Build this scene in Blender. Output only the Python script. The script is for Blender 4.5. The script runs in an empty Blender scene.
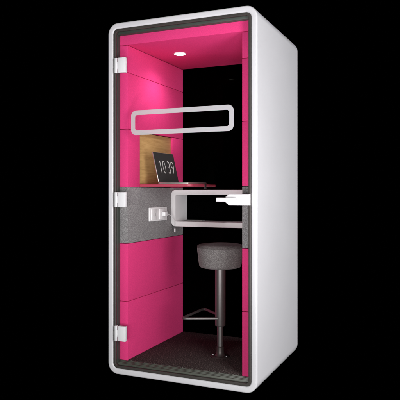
import bpy, bmesh, math, random
from mathutils import Vector, Matrix

random.seed(4)
S = bpy.context.scene
COL = S.collection
PI = math.pi

# ------------------------------------------------------------------ materials
def new_mat(name):
    m = bpy.data.materials.new(name)
    m.use_nodes = True
    nt = m.node_tree
    b = nt.nodes['Principled BSDF']
    return m, nt, b

def N(nt, kind, **kw):
    n = nt.nodes.new(kind)
    for k, v in kw.items():
        if k in n.inputs:
            n.inputs[k].default_value = v
        else:
            setattr(n, k, v)
    return n

def coords(nt, scale=(1, 1, 1), src='Object'):
    tc = N(nt, 'ShaderNodeTexCoord')
    mp = N(nt, 'ShaderNodeMapping')
    mp.inputs['Scale'].default_value = scale
    nt.links.new(tc.outputs[src], mp.inputs['Vector'])
    return mp.outputs['Vector']

def ramp(nt, fac, stops):
    r = N(nt, 'ShaderNodeValToRGB')
    els = r.color_ramp.elements
    while len(els) < len(stops):
        els.new(0.5)
    for e, (p, c) in zip(els, stops):
        e.position = p
        e.color = (*c, 1)
    nt.links.new(fac, r.inputs['Fac'])
    return r.outputs['Color']

def speckled(name, stops, scale, rough=0.9, bump=0.3, bdist=0.001, bscale=None, sheen=0.0, spec=0.3, detail=3):
    m, nt, b = new_mat(name)
    v = coords(nt)
    n = N(nt, 'ShaderNodeTexNoise', Scale=scale, Detail=detail, Roughness=0.7)
    nt.links.new(v, n.inputs['Vector'])
    nt.links.new(ramp(nt, n.outputs['Fac'], stops), b.inputs['Base Color'])
    b.inputs['Roughness'].default_value = rough
    b.inputs['Specular IOR Level'].default_value = spec
    b.inputs['Sheen Weight'].default_value = sheen
    if bump:
        n2 = N(nt, 'ShaderNodeTexNoise', Scale=bscale or scale, Detail=4.0, Roughness=0.7)
        nt.links.new(v, n2.inputs['Vector'])
        bp = N(nt, 'ShaderNodeBump', Strength=bump, Distance=bdist)
        nt.links.new(n2.outputs['Fac'], bp.inputs['Height'])
        nt.links.new(bp.outputs['Normal'], b.inputs['Normal'])
    return m

def plain(name, col, rough=0.4, metal=0.0, spec=0.5, var=0.04, vscale=6.0, coat=0.0, bump=0.0, aniso=None):
    m, nt, b = new_mat(name)
    v = coords(nt, aniso or (1, 1, 1))
    n = N(nt, 'ShaderNodeTexNoise', Scale=vscale, Detail=5.0, Roughness=0.6)
    nt.links.new(v, n.inputs['Vector'])
    lo = tuple(max(0, c * (1 - var)) for c in col)
    hi = tuple(min(1, c * (1 + var)) for c in col)
    nt.links.new(ramp(nt, n.outputs['Fac'], [(0.3, lo), (0.7, hi)]), b.inputs['Base Color'])
    mr = N(nt, 'ShaderNodeMapRange')
    mr.inputs['To Min'].default_value = max(0.02, rough - 0.05)
    mr.inputs['To Max'].default_value = rough + 0.05
    nt.links.new(n.outputs['Fac'], mr.inputs['Value'])
    nt.links.new(mr.outputs['Result'], b.inputs['Roughness'])
    b.inputs['Metallic'].default_value = metal
    b.inputs['Specular IOR Level'].default_value = spec
    b.inputs['Coat Weight'].default_value = coat
    if bump:
        n2 = N(nt, 'ShaderNodeTexNoise', Scale=700.0, Detail=2.0)
        nt.links.new(v, n2.inputs['Vector'])
        bp = N(nt, 'ShaderNodeBump', Strength=bump, Distance=0.0004)
        nt.links.new(n2.outputs['Fac'], bp.inputs['Height'])
        nt.links.new(bp.outputs['Normal'], b.inputs['Normal'])
    return m

def glassy(name, tint=(1, 1, 1), refl=0.5):
    m = bpy.data.materials.new(name)
    m.use_nodes = True
    nt = m.node_tree
    nt.nodes.clear()
    out = N(nt, 'ShaderNodeOutputMaterial')
    tr = N(nt, 'ShaderNodeBsdfTransparent')
    tr.inputs['Color'].default_value = (*tint, 1)
    gl = N(nt, 'ShaderNodeBsdfGlossy', Roughness=0.0)
    fr = N(nt, 'ShaderNodeFresnel', IOR=1.35)
    mu = N(nt, 'ShaderNodeMath', operation='MULTIPLY')
    mu.inputs[1].default_value = refl
    mx = N(nt, 'ShaderNodeMixShader')
    ge = N(nt, 'ShaderNodeNewGeometry')
    fb = N(nt, 'ShaderNodeMath', operation='SUBTRACT')      # only the outer side of a pane mirrors
    fb.inputs[0].default_value = 1.0
    nt.links.new(ge.outputs['Backfacing'], fb.inputs[1])
    m2 = N(nt, 'ShaderNodeMath', operation='MULTIPLY')
    nt.links.new(fr.outputs[0], m2.inputs[0])
    nt.links.new(fb.outputs[0], m2.inputs[1])
    nt.links.new(m2.outputs[0], mu.inputs[0])
    nt.links.new(mu.outputs[0], mx.inputs['Fac'])
    nt.links.new(tr.outputs[0], mx.inputs[1])
    nt.links.new(gl.outputs[0], mx.inputs[2])
    nt.links.new(mx.outputs[0], out.inputs['Surface'])
    return m

def emitter(name, col, strength):
    m = bpy.data.materials.new(name)
    m.use_nodes = True
    b = m.node_tree.nodes['Principled BSDF']
    b.inputs['Base Color'].default_value = (*col, 1)
    b.inputs['Emission Color'].default_value = (*col, 1)
    b.inputs['Emission Strength'].default_value = strength
    return m

M = {}
M['white'] = plain('white_powder_coat', (0.60, 0.595, 0.613), 0.42, var=0.012, vscale=3, bump=0.08)
M['hardware'] = plain('white_hardware', (0.74, 0.74, 0.75), 0.3, var=0.01)
M['frame'] = plain('dark_anodised_frame', (0.045, 0.040, 0.036), 0.42, var=0.12, vscale=9, aniso=(1, 1, 1))
M['seal'] = plain('grey_green_seal', (0.040, 0.048, 0.041), 0.5, var=0.1, vscale=9)
M['sill'] = plain('ribbed_grey_sill', (0.070, 0.073, 0.060), 0.45, var=0.25, vscale=14, aniso=(0.4, 1, 6))
M['pink'] = speckled('pink_felt', [(0.30, (0.60, 0.036, 0.160)), (0.70, (0.79, 0.056, 0.220))], 300, 1.0, 0.3, 0.0009, 380, sheen=0.0, spec=0.06)
M['felt'] = speckled('grey_melange_felt', [(0.34, (0.115, 0.106, 0.108)), (0.5, (0.205, 0.193, 0.196)), (0.66, (0.36, 0.345, 0.35))], 270, 0.95, 0.4, 0.001, 300, sheen=0.1, spec=0.15)
M['seat'] = speckled('grey_seat_tweed', [(0.34, (0.072, 0.063, 0.062)), (0.5, (0.135, 0.121, 0.120)), (0.66, (0.26, 0.24, 0.24))], 270, 0.95, 0.5, 0.001, 260, sheen=0.1, spec=0.15)
M['seat_top'] = speckled('dimmed_seat_tweed', [(0.36, (0.050, 0.042, 0.042)), (0.64, (0.145, 0.125, 0.125))], 230, 0.95, 0.4, 0.001, 260, spec=0.15)  # same tweed as the sides, dimness of the top put into a darker colour
M['carpet'] = speckled('dark_brown_carpet', [(0.38, (0.022, 0.016, 0.0155)), (0.54, (0.050, 0.037, 0.035)), (0.68, (0.23, 0.20, 0.19))], 150, 0.95, 0.9, 0.003, 170, spec=0.2)
M['desk'] = plain('pink_desk_laminate', (0.40, 0.045, 0.085), 0.5, var=0.04, vscale=8)
M['shelf'] = plain('white_shelf_laminate', (0.70, 0.68, 0.69), 0.5, var=0.02, vscale=5)
M['steel'] = plain('brushed_steel', (0.18, 0.165, 0.165), 0.45, metal=0.75, var=0.1, vscale=30, aniso=(1, 1, 0.05))
M['dark_steel'] = plain('dark_bronzed_steel', (0.085, 0.070, 0.068), 0.42, metal=0.6, var=0.1, vscale=30)
M['alu'] = plain('laptop_aluminium', (0.55, 0.52, 0.48), 0.35, metal=0.8, var=0.03, vscale=20)
M['key'] = plain('black_keys', (0.02, 0.02, 0.02), 0.5, var=0.1)
M['screen'] = plain('dark_laptop_screen', (0.028, 0.026, 0.026), 0.42, spec=0.2, var=0.02)
M['screen'].node_tree.nodes['Principled BSDF'].inputs['Emission Color'].default_value = (0.02, 0.019, 0.018, 1)
M['screen'].node_tree.nodes['Principled BSDF'].inputs['Emission Strength'].default_value = 0.4
M['digits'] = emitter('lit_digits', (0.42, 0.42, 0.40), 0.28)
M['black'] = plain('black_plastic', (0.018, 0.018, 0.018), 0.5, var=0.1)
M['plastic'] = plain('white_plastic', (0.78, 0.76, 0.77), 0.35, var=0.02)
M['hole'] = plain('socket_hole', (0.02, 0.02, 0.02), 0.6)
M['phone'] = plain('grey_phone_body', (0.35, 0.34, 0.34), 0.3, metal=0.5, var=0.03)
M['glass'] = glassy('clear_glass', (0.985, 0.99, 0.985), 0.25)
M['rear_glass'] = glassy('rear_glass', (0.985, 0.99, 0.985), 0.04)
M['lamp'] = emitter('lit_lamp_lens', (1.0, 0.97, 0.95), 9.0)
M['core'] = plain('grey_panel_core', (0.06, 0.06, 0.06), 0.8)

# oak veneer
m, nt, b = new_mat('oak_veneer')
v = coords(nt, (1, 1.0, 14))
n = N(nt, 'ShaderNodeTexNoise', Scale=4.0, Detail=8.0, Roughness=0.65, Distortion=0.6)
nt.links.new(v, n.inputs['Vector'])
v2 = coords(nt, (1, 3.0, 90))
n2 = N(nt, 'ShaderNodeTexNoise', Scale=5.0, Detail=4.0, Roughness=0.7)
nt.links.new(v2, n2.inputs['Vector'])
mix = N(nt, 'ShaderNodeMath', operation='MULTIPLY_ADD')
mix.inputs[1].default_value = 0.4
nt.links.new(n2.outputs['Fac'], mix.inputs[0])
sc_ = N(nt, 'ShaderNodeMath', operation='MULTIPLY')
sc_.inputs[1].default_value = 0.6
nt.links.new(n.outputs['Fac'], sc_.inputs[0])
nt.links.new(sc_.outputs[0], mix.inputs[2])
nt.links.new(ramp(nt, mix.outputs[0], [(0.34, (0.30, 0.175, 0.060)), (0.5, (0.44, 0.275, 0.105)), (0.66, (0.54, 0.355, 0.150))]), b.inputs['Base Color'])
b.inputs['Roughness'].default_value = 0.5
M['oak'] = m

# frosted film on the glass
m = bpy.data.materials.new('frosted_film')
m.use_nodes = True
nt = m.node_tree
b = nt.nodes['Principled BSDF']
b.inputs['Base Color'].default_value = (0.56, 0.555, 0.57, 1)
b.inputs['Roughness'].default_value = 0.6
tr = N(nt, 'ShaderNodeBsdfTransparent')
mx = N(nt, 'ShaderNodeMixShader', Fac=0.72)
fn = N(nt, 'ShaderNodeTexNoise', Scale=500.0, Detail=2.0)
nt.links.new(coords(nt), fn.inputs['Vector'])
mr = N(nt, 'ShaderNodeMapRange')
mr.inputs['To Min'].default_value = 0.54
mr.inputs['To Max'].default_value = 0.68
nt.links.new(fn.outputs['Fac'], mr.inputs['Value'])
nt.links.new(mr.outputs['Result'], mx.inputs['Fac'])
nt.links.new(tr.outputs[0], mx.inputs[1])
nt.links.new(b.outputs[0], mx.inputs[2])
nt.links.new(mx.outputs[0], nt.nodes['Material Output'].inputs['Surface'])
M['film'] = m

m, nt, b = new_mat('black_studio_floor')
n = N(nt, 'ShaderNodeTexNoise', Scale=3.0)
nt.links.new(coords(nt), n.inputs['Vector'])
nt.links.new(ramp(nt, n.outputs['Fac'], [(0.3, (0, 0, 0)), (0.7, (0.00002, 0.00002, 0.00002))]), b.inputs['Base Color'])
b.inputs['Roughness'].default_value = 1.0
b.inputs['Specular IOR Level'].default_value = 0.0
M['ground'] = m

# ------------------------------------------------------------------ helpers
WORLD = {}   # world position of every origin

def thing(name, label, cat, loc):
    o = bpy.data.objects.new(name, None)
    o.empty_display_size = 0.1
    COL.objects.link(o)
    o.location = loc
    o['label'] = label
    o['category'] = cat
    WORLD[o] = Vector(loc)
    return o

def obj(name, bm, mat, parent=None, label=None, smooth=35):
    """Link bm (in world coordinates) as one mesh object under parent."""
    mats = mat if isinstance(mat, (list, tuple)) else [mat]
    bmesh.ops.recalc_face_normals(bm, faces=bm.faces)
    xs = [v.co for v in bm.verts]
    lo = Vector((min(c.x for c in xs), min(c.y for c in xs), min(c.z for c in xs)))
    hi = Vector((max(c.x for c in xs), max(c.y for c in xs), max(c.z for c in xs)))
    org = (lo + hi) / 2
    bm.transform(Matrix.Translation(-org))
    me = bpy.data.meshes.new(name)
    bm.to_mesh(me)
    bm.free()
    for mm in mats:
        me.materials.append(mm)
    if smooth:
        me.polygons.foreach_set('use_smooth', [True] * len(me.polygons))
        me.set_sharp_from_angle(angle=math.radians(smooth))
    o = bpy.data.objects.new(name, me)
    COL.objects.link(o)
    if parent:
        o.parent = parent
        o.location = org - WORLD[parent]
    else:
        o.location = org
    WORLD[o] = org
    if label:
        o['label'] = label
    return o

def add_box(bm, x0, x1, y0, y1, z0, z1, bev=0.0, seg=2, mi=0, mat=None):
    t = bmesh.new()
    bmesh.ops.create_cube(t, size=1)
    t.transform(Matrix.Translation(((x0 + x1) / 2, (y0 + y1) / 2, (z0 + z1) / 2)) @ Matrix.Diagonal((x1 - x0, y1 - y0, z1 - z0, 1)))
    if bev:
        bmesh.ops.bevel(t, geom=t.edges[:], offset=bev, segments=seg, profile=0.5, affect='EDGES')
    if mat:
        t.transform(mat)
    merge(bm, t, mi)
    return bm

def merge(bm, t, mi=0):
    vm = {}
    for v in t.verts:
        vm[v] = bm.verts.new(v.co)
    for f in t.faces:
        nf = bm.faces.new([vm[v] for v in f.verts])
        nf.material_index = mi
    t.free()

def box(*a, **k):
    return add_box(bmesh.new(), *a, **k)

def rrect(x0, x1, z0, z1, r, y, n=10):
    """rounded rectangle in the XZ plane at depth y"""
    pts = []
    for cx, cz, a0 in ((x1 - r, z1 - r, 0), (x0 + r, z1 - r, 90), (x0 + r, z0 + r, 180), (x1 - r, z0 + r, 270)):
        for i in range(n + 1):
            a = math.radians(a0 + 90 * i / n)
            pts.append(Vector((cx + r * math.cos(a), y, cz + r * math.sin(a))))
    return pts

def bridge(bm, loops, closed_loops=True, cap=False, mi=0):
    rows = [[bm.verts.new(p) for p in lp] for lp in loops]
    k = len(rows[0])
    pairs = list(zip(rows, rows[1:]))
    if closed_loops:
        pairs.append((rows[-1], rows[0]))
    for a, b_ in pairs:
        for i in range(k):
            j = (i + 1) % k
            f = bm.faces.new((a[i], a[j], b_[j], b_[i]))
            f.material_index = mi
    if cap:
        bm.faces.new(rows[0]).material_index = mi
        bm.faces.new(list(reversed(rows[-1]))).material_index = mi
    return bm

def ring(x0, x1, z0, z1, r, w, y0, y1, bev=0.003, n=10, seg=3, ri=None):
    """Rounded rectangular tube (outer size given, wall w) from y0 to y1 with eased edges."""
    ri = max(0.002, r - w) if ri is None else ri
    loops = []
    def outer(d, y): loops.append(rrect(x0 + d, x1 - d, z0 + d, z1 - d, max(0.001, r - d), y, n))
    def inner(d, y): loops.append(rrect(x0 + w - d, x1 - w + d, z0 + w - d, z1 - w + d, ri + d, y, n))
    for i in range(seg + 1):
        a = PI / 2 * i / seg
        outer(bev * (1 - math.sin(a)), y0 + bev * (1 - math.cos(a)))
    for i in range(seg + 1):
        a = PI / 2 * i / seg
        outer(bev * (1 - math.cos(a)), y1 - bev * (1 - math.sin(a)))
    for i in range(seg + 1):
        a = PI / 2 * i / seg
        inner(bev * (1 - math.sin(a)), y1 - bev * (1 - math.cos(a)))
    for i in range(seg + 1):
        a = PI / 2 * i / seg
        inner(bev * (1 - math.cos(a)), y0 + bev * (1 - math.sin(a)))
    return bridge(bmesh.new(), loops)

def lathe(cx, cy, prof, n=48, mi=0, bm=None):
    bm = bm or bmesh.new()
    loops = [[Vector((cx + r * math.cos(2 * PI * i / n), cy + r * math.sin(2 * PI * i / n), z)) for i in range(n)] for r, z in prof]
    return bridge(bm, loops, closed_loops=False, cap=True, mi=mi)

def tube(bm, pts, r, n=12, closed=False, mi=0):
    pts = [Vector(p) for p in pts]
    k = len(pts)
    rows = []
    up = None
    for i, p in enumerate(pts):
        if closed:
            d = (pts[(i + 1) % k] - pts[i - 1]).normalized()
        else:
            d = (pts[min(i + 1, k - 1)] - pts[max(i - 1, 0)]).normalized()
        if up is None:
            up = d.orthogonal().normalized()
        up = (up - d * up.dot(d)).normalized()
        s = d.cross(up)
        rows.append([bm.verts.new(p + r * (math.cos(2 * PI * j / n) * up + math.sin(2 * PI * j / n) * s)) for j in range(n)])
    pr = list(zip(rows, rows[1:]))
    if closed:
        pr.append((rows[-1], rows[0]))
    for a, b_ in pr:
        for j in range(n):
            bm.faces.new((a[j], a[(j + 1) % n], b_[(j + 1) % n], b_[j])).material_index = mi
    if not closed:
        bm.faces.new(list(reversed(rows[0]))).material_index = mi
        bm.faces.new(rows[-1]).material_index = mi
    return bm

def bezier(p0, p1, p2, p3, n=14):
    out = []
    for i in range(n + 1):
        t = i / n
        a = Vector(p0) * (1 - t) ** 3 + 3 * Vector(p1) * t * (1 - t) ** 2 + 3 * Vector(p2) * t * t * (1 - t) + Vector(p3) * t ** 3
        out.append(a)
    return out

def prism(poly, z0, z1, bev=0.002, mi=0):
    """horizontal slab from a plan outline"""
    bm = bmesh.new()
    c = sum((Vector((x, y, 0)) for x, y in poly), Vector()) / len(poly)
    def lp(z, d):
        out = []
        for x, y in poly:
            v = Vector((x, y, 0)) - c
            v = v * (1 - d / max(v.length, 1e-6))
            out.append(Vector((c.x + v.x, c.y + v.y, z)))
        return out
    return bridge(bm, [lp(z0, bev), lp(z0 + bev, 0), lp(z1 - bev, 0), lp(z1, bev)], closed_loops=False, cap=True, mi=mi)

# ------------------------------------------------------------------ dimensions (metres)
W, D, H = 0.998, 0.934, 2.230
XL, XR = 0.110, 0.886          # inner faces of the side walls
YF, YB = 0.060, 0.887          # lining runs from YF to YB
ZF, ZC = 0.081, 2.098          # floor top, ceiling underside
SE = 0.0012                    # half a seam

# ------------------------------------------------------------------ ground
g = bmesh.new()
bmesh.ops.create_circle(g, cap_ends=True, segments=64, radius=60)
g.transform(Matrix.Translation((0.5, 0.5, -0.012)))
go = obj('ground', g, M['ground'], smooth=0)
go['kind'] = 'structure'
go['label'] = 'black floor that the white booth stands on'

# ------------------------------------------------------------------ the booth
booth = thing('phone_booth', 'white rounded office phone booth with pink felt lining and glass door', 'phone booth', (0.5, 0.467, 0.0))
obj('shell', ring(0, W, 0, H, 0.069, 0.037, 0.0, D, bev=0.009, n=14, seg=5, ri=0.034), M['white'], booth)

# side linings
def wall_panels(x0, x1):
    zs = [0.042, 0.454, 0.826, 1.187, 1.560, 1.924, ZC] if x0 < 0.5 else [0.042, 0.456, 0.826, 1.190, 1.572, 1.942, ZC]
    out = []
    for i in range(6):
        z0, z1 = zs[i] + SE, zs[i + 1] - SE
        mat, lab = (M['felt'], 'grey melange felt wall panel') if i == 2 else (M['pink'], None)
        if i == 3 and x0 < 0.5:
            bm = box(x0, x1, YF, 0.218, z0, z1, bev=0.003)
            add_box(bm, x0, x1, 0.7045, YB, z0, z1, bev=0.003)
            add_box(bm, x0, x0 + 0.030, 0.20, 0.72, z0 + 0.004, z1 - 0.004)
            o = obj('wall_panel', bm, mat, booth, 'pink wall panel with a wood lined recess')
        else:
            o = obj('wall_panel', box(x0, x1, YF, YB, z0, z1, bev=0.003), mat, booth, lab)
        out.append(o)
    return out

wall_panels(0.046, XL)
wall_panels(XR, 0.952)
# dark core behind the panel joints
bm = box(0.0375, 0.0455, 0.064, YB - 0.004, 0.05, 2.17)
add_box(bm, 0.9525, 0.9605, 0.064, YB - 0.004, 0.05, 2.17)
obj('wall_core', bm, M['core'], booth, smooth=0)
obj('ceiling_panel', box(0.0465, 0.9515, YF, YB, ZC + 0.002, 2.176, bev=0.003), M['pink'], booth)
obj('carpet_floor', box(XL + 0.001, XR - 0.001, YF, YB + 0.001, 0.042, ZF, bev=0.003), M['carpet'], booth)
obj('wood_panel', box(0.0765, 0.096, 0.2185, 0.7040, 1.190, 1.556, bev=0.001), M['oak'], booth)

# rear glass and its frame
rear = obj('rear_window', box(0.055, W - 0.055, 0.900, 0.908, 0.055, H - 0.055), M['rear_glass'], booth, smooth=0)
obj('window_frame', ring(0.0375, W - 0.0375, 0.0375, H - 0.0375, 0.034, 0.024, YB + 0.003, 0.922, bev=0.002), M['frame'], rear)

# door frame (front face), rebate behind it with a rubber seal, ribbed sill, door glass
fr = obj('door_frame', ring(0.0372, W - 0.0372, 0.0372, H - 0.0372, 0.0338, 0.0172, 0.004, 0.022, bev=0.002, ri=0.018), M['frame'], booth)
obj('seal', ring(0.0376, W - 0.0376, 0.0376, H - 0.0376, 0.033, 0.0150, 0.0222, 0.0262, bev=0.0008, ri=0.018), M['black'], fr)
bm = box(0.0376, 0.0556, 0.0266, 0.0585, 0.0650, H - 0.0650, bev=0.0015)
add_box(bm, W - 0.0556, W - 0.0376, 0.0266, 0.0585, 0.0650, H - 0.0650, bev=0.0015)
for k in range(3):
    add_box(bm, 0.0558, W - 0.0558, 0.0266 + k * 0.0108, 0.0370 + k * 0.0108, H - 0.0690 - k * 0.0006, H - 0.0380, bev=0.0015)
obj('rebate', bm, M['seal'], fr)
bm = bmesh.new()
for k in range(4):
    add_box(bm, 0.0558, W - 0.0558, 0.0266 + k * 0.0082, 0.0346 + k * 0.0082, 0.0380, 0.0655 + k * 0.0044, bev=0.0014)
obj('sill', bm, M['sill'], booth)

door = obj('door', box(0.0548, W - 0.0548, 0.0080, 0.0165, 0.0548, H - 0.0548), M['glass'], booth, 'clear glass door with frosted stripe outline', smooth=0)

def film_outline(x0, x1, z0, z1, w, y):
    return ring(x0, x1, z0, z1, 0.036, w, y - 0.0010, y, bev=0.0003, ri=0.014, seg=1)
obj('frosted_band', film_outline(0.166, 0.853, 1.513, 1.667, 0.0295, 0.0076), M['film'], door)

# handle on the glass
bm = bmesh.new()
zc = 1.113
def hplate(y, d):
    o = 0.811 + d
    return [Vector((x, y, z)) for x, z in ((o, zc - 0.016 + d * .4), (o, zc + 0.016 - d * .4), (o + 0.022, zc + 0.033 - d), (0.957 - d, zc + 0.033 - d), (0.957 - d, zc - 0.033 + d), (o + 0.022, zc - 0.033 + d))]
bridge(bm, [hplate(0.0078, 0), hplate(-0.016, 0), hplate(-0.0195, 0.0035)], closed_loops=False, cap=True)
obj('handle_plate', bm, M['hardware'], door)
bm = bmesh.new()
add_box(bm, 0.761, 0.885, -0.046, -0.032, zc - 0.0115, zc + 0.0115, bev=0.004, seg=3)
add_box(bm, 0.852, 0.876, -0.036, -0.018, zc - 0.0105, zc + 0.0105, bev=0.003, seg=2)
obj('handle', bm, M['hardware'], door)

# hinges
for z0 in (1.909, 1.060, 0.215):
    z1 = z0 + 0.096
    hg = obj('hinge', box(0.0738, 0.0806, -0.012, 0.0035, z0 + 0.027, z1 - 0.027, bev=0.002), M['hardware'], booth)
    obj('frame_leaf', box(0.0575, 0.0738, -0.015, 0.0038, z0, z1, bev=0.0025), M['hardware'], hg)
    bm = box(0.0806, 0.1365, -0.015, 0.0078, z0, z1, bev=0.004, seg=3)
    obj('glass_leaf', bm, M['hardware'], hg)

# downlight
LX, LY = 0.314, 0.408
bm = lathe(LX, LY, [(0.043, ZC + 0.0018), (0.043, ZC - 0.002), (0.040, ZC - 0.004), (0.0365, ZC - 0.003), (0.036, ZC + 0.001)], 40)
dl = obj('downlight', bm, M['plastic'], booth, 'small round white recessed ceiling light, lit')
bm = lathe(LX, LY, [(0.0355, ZC + 0.001), (0.0355, ZC - 0.0038), (0.034, ZC - 0.0046)], 40)
obj('lens', bm, M['lamp'], dl)

# desk: slab with rounded outer corners, fixed to the left wall
def arc(cx, cy, r, a0, a1, n=8):
    return [(cx + r * math.cos(math.radians(a0 + (a1 - a0) * i / n)), cy + r * math.sin(math.radians(a0 + (a1 - a0) * i / n))) for i in range(n + 1)]
x1, y0, y1, r = 0.485, 0.2195, 0.660, 0.035
poly = [(0.0965, y0)] + arc(x1 - r, y0 + r, r, -90, 0) + arc(x1 - r, y1 - r, r, 0, 90) + [(0.0965, y1)]
desk = obj('desk', prism(poly, 1.1905, 1.2075, 0.0025), M['desk'], booth, 'thin pink desk top')
obj('cable_clip', box(0.480, 0.491, 0.435, 0.455, 1.176, 1.2110, bev=0.002), M['black'], desk)

# white open shelf box across the back
obj('shelf_box', ring(0.1115, XR - 0.001, 0.903, 1.1705, 0.036, 0.036, 0.676, 0.8855, bev=0.003, ri=0.012), M['shelf'], booth, 'white open box shelf with rounded corners')

# power outlet on the grey felt
oz, oy0, oy1 = 1.001, 0.337, 0.598
po = obj('power_outlet', box(XL - 0.001, XL + 0.009, oy0, oy1, oz - 0.048, oz + 0.048, bev=0.003), M['plastic'], booth)
for cy in (0.400, 0.521):
    bm = bmesh.new()
    add_box(bm, XL + 0.0085, XL + 0.0125, cy - 0.042, cy + 0.042, oz - 0.038, oz + 0.038, bev=0.002)
    add_box(bm, XL + 0.0115, XL + 0.0131, cy - 0.014, cy - 0.009, oz - 0.012, oz + 0.012, mi=1)
    add_box(bm, XL + 0.0115, XL + 0.0131, cy + 0.009, cy + 0.014, oz - 0.012, oz + 0.012, mi=1)
    obj('socket', bm, [M['plastic'], M['hole']], po)

# ------------------------------------------------------------------ laptop on the desk
ZD = 1.2075
lap = thing('laptop', 'open laptop on the pink desk showing white clock digits 10 39', 'laptop', (0.35, 0.374, ZD))
base = obj('base', box(0.245, 0.462, 0.223, 0.525, ZD + 0.001, ZD + 0.013, bev=0.003), M['alu'], lap)
bm = bmesh.new()
for i in range(5):
    for j in range(12):
        add_box(bm, 0.272 + i * 0.0185, 0.288 + i * 0.0185, 0.243 + j * 0.0222, 0.262 + j * 0.0222, ZD + 0.0125, ZD + 0.0145)
obj('keyboard', bm, M['key'], base, smooth=0)
obj('touchpad', box(0.385, 0.450, 0.325, 0.423, ZD + 0.0122, ZD + 0.0136, bev=0.0005, seg=1), M['phone'], base)
# lid: local u (up the lid), w (along Y), n (towards the sitter)
U = Vector((-0.047, 0, 0.205)).normalized()
Nn = Vector((U.z, 0, -U.x)).normalized()
org = Vector((0.250, 0.374, ZD + 0.013))
# local x -> +Y, local y -> U, local z -> Nn
ML = Matrix.Translation(org) @ Matrix(((0, U.x, Nn.x, 0), (1, 0, 0, 0), (0, U.z, Nn.z, 0), (0, 0, 0, 1)))
bm = add_box(bmesh.new(), -0.151, 0.151, 0.0, 0.208, -0.0065, 0.0, bev=0.002, mat=ML)
lid = obj('lid', bm, M['alu'], lap)
bm = add_box(bmesh.new(), -0.1485, 0.1485, 0.003, 0.2055, -0.001, 0.0008, bev=0.0004, seg=1, mat=ML)
scr = obj('screen', bm, M['screen'], lid)
def digits(txt, cx, cy, h, wscale):
    cu = bpy.data.curves.new('digits', 'FONT')
    cu.body = txt
    cu.size = 1.0
    cu.extrude = 0.0
    cu.offset = -0.017
    cu.align_x = 'CENTER'
    to = bpy.data.objects.new('digits_source', cu)
    COL.objects.link(to)
    bpy.context.view_layer.update()
    dg = bpy.context.evaluated_depsgraph_get()
    me = bpy.data.meshes.new_from_object(to.evaluated_get(dg))
    t = bmesh.new()
    t.from_mesh(me)
    bpy.data.objects.remove(to)
    zs = [v.co.y for v in t.verts]
    hh = max(zs) - min(zs)
    k = h / hh
    t.transform(Matrix.Translation((cx, cy - h / 2 - min(zs) * k, 0.0012)) @ Matrix.Diagonal((k * wscale, k, 1, 1)))
    t.transform(ML)
    return t
bm = digits('0', -0.030, 0.106, 0.088, 0.74)
add_box(bm, -0.0835, -0.0765, 0.063, 0.149, 0.0010, 0.0014, mat=ML)
add_box(bm, -0.0115, 0.0115, -0.0035, 0.0035, 0.0010, 0.0014, mat=ML @ Matrix.Translation((-0.0895, 0.1395, 0)) @ Matrix.Rotation(math.radians(42), 4, 'Z'))
merge(bm, digits('39', 0.068, 0.106, 0.088, 0.82))
obj('clock_digits', bm, M['digits'], scr, 'pale grey digits 10 39', smooth=0)
bm = tube(bmesh.new(), [(0.2475, 0.25, ZD + 0.0135), (0.2475, 0.498, ZD + 0.0135)], 0.004, 10)
obj('hinge', bm, M['key'], base)

# ------------------------------------------------------------------ bar stool
SX, SY = 0.627, 0.364
st = thing('bar_stool', 'round grey tweed bar stool on one steel pole in the booth', 'bar stool', (SX, SY, ZF))
prof = [(0.090, 0.664), (0.118, 0.665), (0.130, 0.669), (0.1365, 0.677), (0.1395, 0.688), (0.151, 0.782), (0.1515, 0.795)]
obj('seat', lathe(SX, SY, prof, 64), M['seat'], st)
prof = [(0.1505, 0.7952), (0.1522, 0.7975), (0.1518, 0.803), (0.1485, 0.809), (0.140, 0.8135), (0.12, 0.817), (0.07, 0.820), (0.02, 0.821)]
obj('seat_top', lathe(SX, SY, prof, 64), M['seat_top'], st)
pole = obj('pole', lathe(SX, SY, [(0.030, 0.284), (0.0335, 0.286), (0.0345, 0.290), (0.0345, 0.660), (0.060, 0.6635)], 40), M['steel'], st)
obj('piston', lathe(SX, SY, [(0.0195, 0.150), (0.0195, 0.2838)], 32), M['steel'], pole)
bm = lathe(SX, SY, [(0.060, ZF + 0.0005), (0.061, ZF + 0.004), (0.056, ZF + 0.0075), (0.036, ZF + 0.010), (0.029, ZF + 0.018), (0.0255, ZF + 0.040), (0.0245, 0.147), (0.022, 0.1495)], 40)
bp_ = obj('base', bm, M['dark_steel'], st)
for dx, dy in ((-0.050, -0.004), (0.047, -0.010)):
    obj('screw', lathe(SX + dx, SY + dy, [(0.005, ZF + 0.006), (0.005, ZF + 0.0098), (0.003, ZF + 0.0115)], 12), M['hardware'], bp_)
zf = 0.335
# triangular foot rest with rounded corners
def round_path(pts, rad, n=7):
    out = []
    for i in range(len(pts)):
        p = Vector(pts[i])
        if i in (0, len(pts) - 1):
            out.append(p)
            continue
        a = (Vector(pts[i - 1]) - p).normalized()
        c = (Vector(pts[i + 1]) - p).normalized()
        s, e = p + a * rad, p + c * rad
        for k in range(n + 1):
            t = k / n
            out.append(s * (1 - t) ** 2 + 2 * p * t * (1 - t) + e * t * t)
    return out
bm = tube(bmesh.new(), round_path([(SX - 0.006, SY - 0.030, zf), (0.405, 0.235, zf), (0.421, 0.580, zf + 0.004), (SX - 0.006, SY + 0.030, zf + 0.004)], 0.05), 0.0088, 14)
obj('foot_rest', bm, M['steel'], st)

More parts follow.
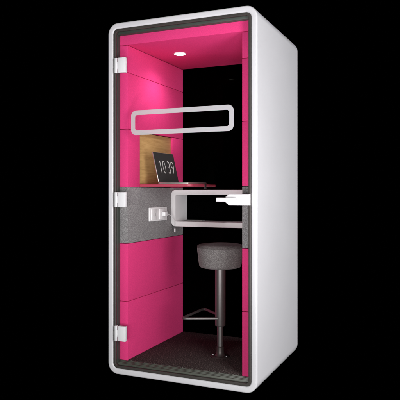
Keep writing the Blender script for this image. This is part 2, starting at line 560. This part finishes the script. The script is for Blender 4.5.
# ------------------------------------------------------------------ phone on the shelf, charging cable
zs = 0.903 + 0.036
ph = thing('smartphone', 'thin grey smartphone lying on the white box shelf', 'smartphone', (0.24, 0.815, zs))
obj('body', box(0.168, 0.312, 0.780, 0.852, zs + 0.0004, zs + 0.0085, bev=0.003), M['phone'], ph)
obj('screen', box(0.172, 0.308, 0.784, 0.848, zs + 0.0080, zs + 0.0091, bev=0.0003, seg=1), M['screen'], ph)

cb = thing('charging_cable', 'thin white charging cable plugged into the outlet and hanging over the shelf', 'cable', (XL + 0.02, 0.505, oz))
bm = box(XL + 0.0132, XL + 0.040, 0.508, 0.551, oz - 0.016, oz + 0.016, bev=0.004, seg=3)
obj('plug', bm, M['hardware'], cb)
path = bezier((XL + 0.03, 0.550, oz), (XL + 0.035, 0.590, oz - 0.010), (0.152, 0.640, 0.972), (0.150, 0.666, 0.938), 14)
path += bezier((0.150, 0.666, 0.938), (0.149, 0.673, 0.930), (0.148, 0.669, 0.905), (0.148, 0.668, 0.888), 8)[1:]
obj('cord', tube(bmesh.new(), path, 0.0020, 8), M['hardware'], cb)
obj('connector', box(0.1435, 0.1525, 0.6645, 0.6715, 0.862, 0.889, bev=0.0015), M['plastic'], cb)

# ------------------------------------------------------------------ lights
def area(name, loc, target, sx, sy, power, col=(1, 1, 1)):
    l = bpy.data.lights.new(name, 'AREA')
    l.shape = 'RECTANGLE'
    l.size, l.size_y = sx, sy
    l.energy = power
    l.color = col
    o = bpy.data.objects.new(name, l)
    COL.objects.link(o)
    o.location = loc
    o.rotation_euler = (Vector(target) - Vector(loc)).to_track_quat('-Z', 'Y').to_euler()
    return o

area('key_softbox', (3.2, -2.0, 1.25), (0.6, 0.2, 1.05), 0.9, 2.0, 93, (1, 0.985, 1.0))
area('front_softbox', (1.7, -4.6, 0.65), (0.5, 0.3, 1.3), 1.6, 1.3, 150, (1, 1, 1))
lo = area('ceiling_fill', (1.5, -1.95, 0.06), (0.45, 0.40, 2.1), 0.9, 0.6, 9, (1, 0.94, 1.0))  # added lamp aimed up to brighten the ceiling, in place of floor bounce
lo.data.spread = math.radians(72)
area('side_softbox', (4.1, 1.6, 1.4), (1.0, 0.5, 1.1), 1.4, 2.4, 68, (0.98, 0.98, 1.0))
sp = bpy.data.lights.new('downlight_beam', 'SPOT')
sp.energy = 14
sp.spot_size = math.radians(152)
sp.spot_blend = 1.0
sp.shadow_soft_size = 0.05
sp.color = (0.96, 0.95, 1.0)
spo = bpy.data.objects.new('downlight_beam', sp)
COL.objects.link(spo)
spo.location = (LX, LY, ZC - 0.012)

# ------------------------------------------------------------------ world, camera, view
w = bpy.data.worlds.new('World')
S.world = w
w.use_nodes = True
w.node_tree.nodes['Background'].inputs['Color'].default_value = (0, 0, 0, 1)
w.node_tree.nodes['Background'].inputs['Strength'].default_value = 0.0

cam = bpy.data.cameras.new('camera')
co = bpy.data.objects.new('camera', cam)
COL.objects.link(co)
co.location = (2.031, -3.1687, 1.163)
co.rotation_euler = (PI / 2, 0, math.radians(23.67))
cam.sensor_width = 36
cam.lens = 581.7 / 400 * 36
cam.shift_y = -9 / 400
cam.clip_end = 300
S.camera = co
S.view_settings.view_transform = 'Standard'
S.view_settings.look = 'None'
S.view_settings.exposure = 0
S.view_settings.gamma = 1
S.cycles.max_bounces = 10
S.cycles.transparent_max_bounces = 16
S.cycles.use_denoising = True
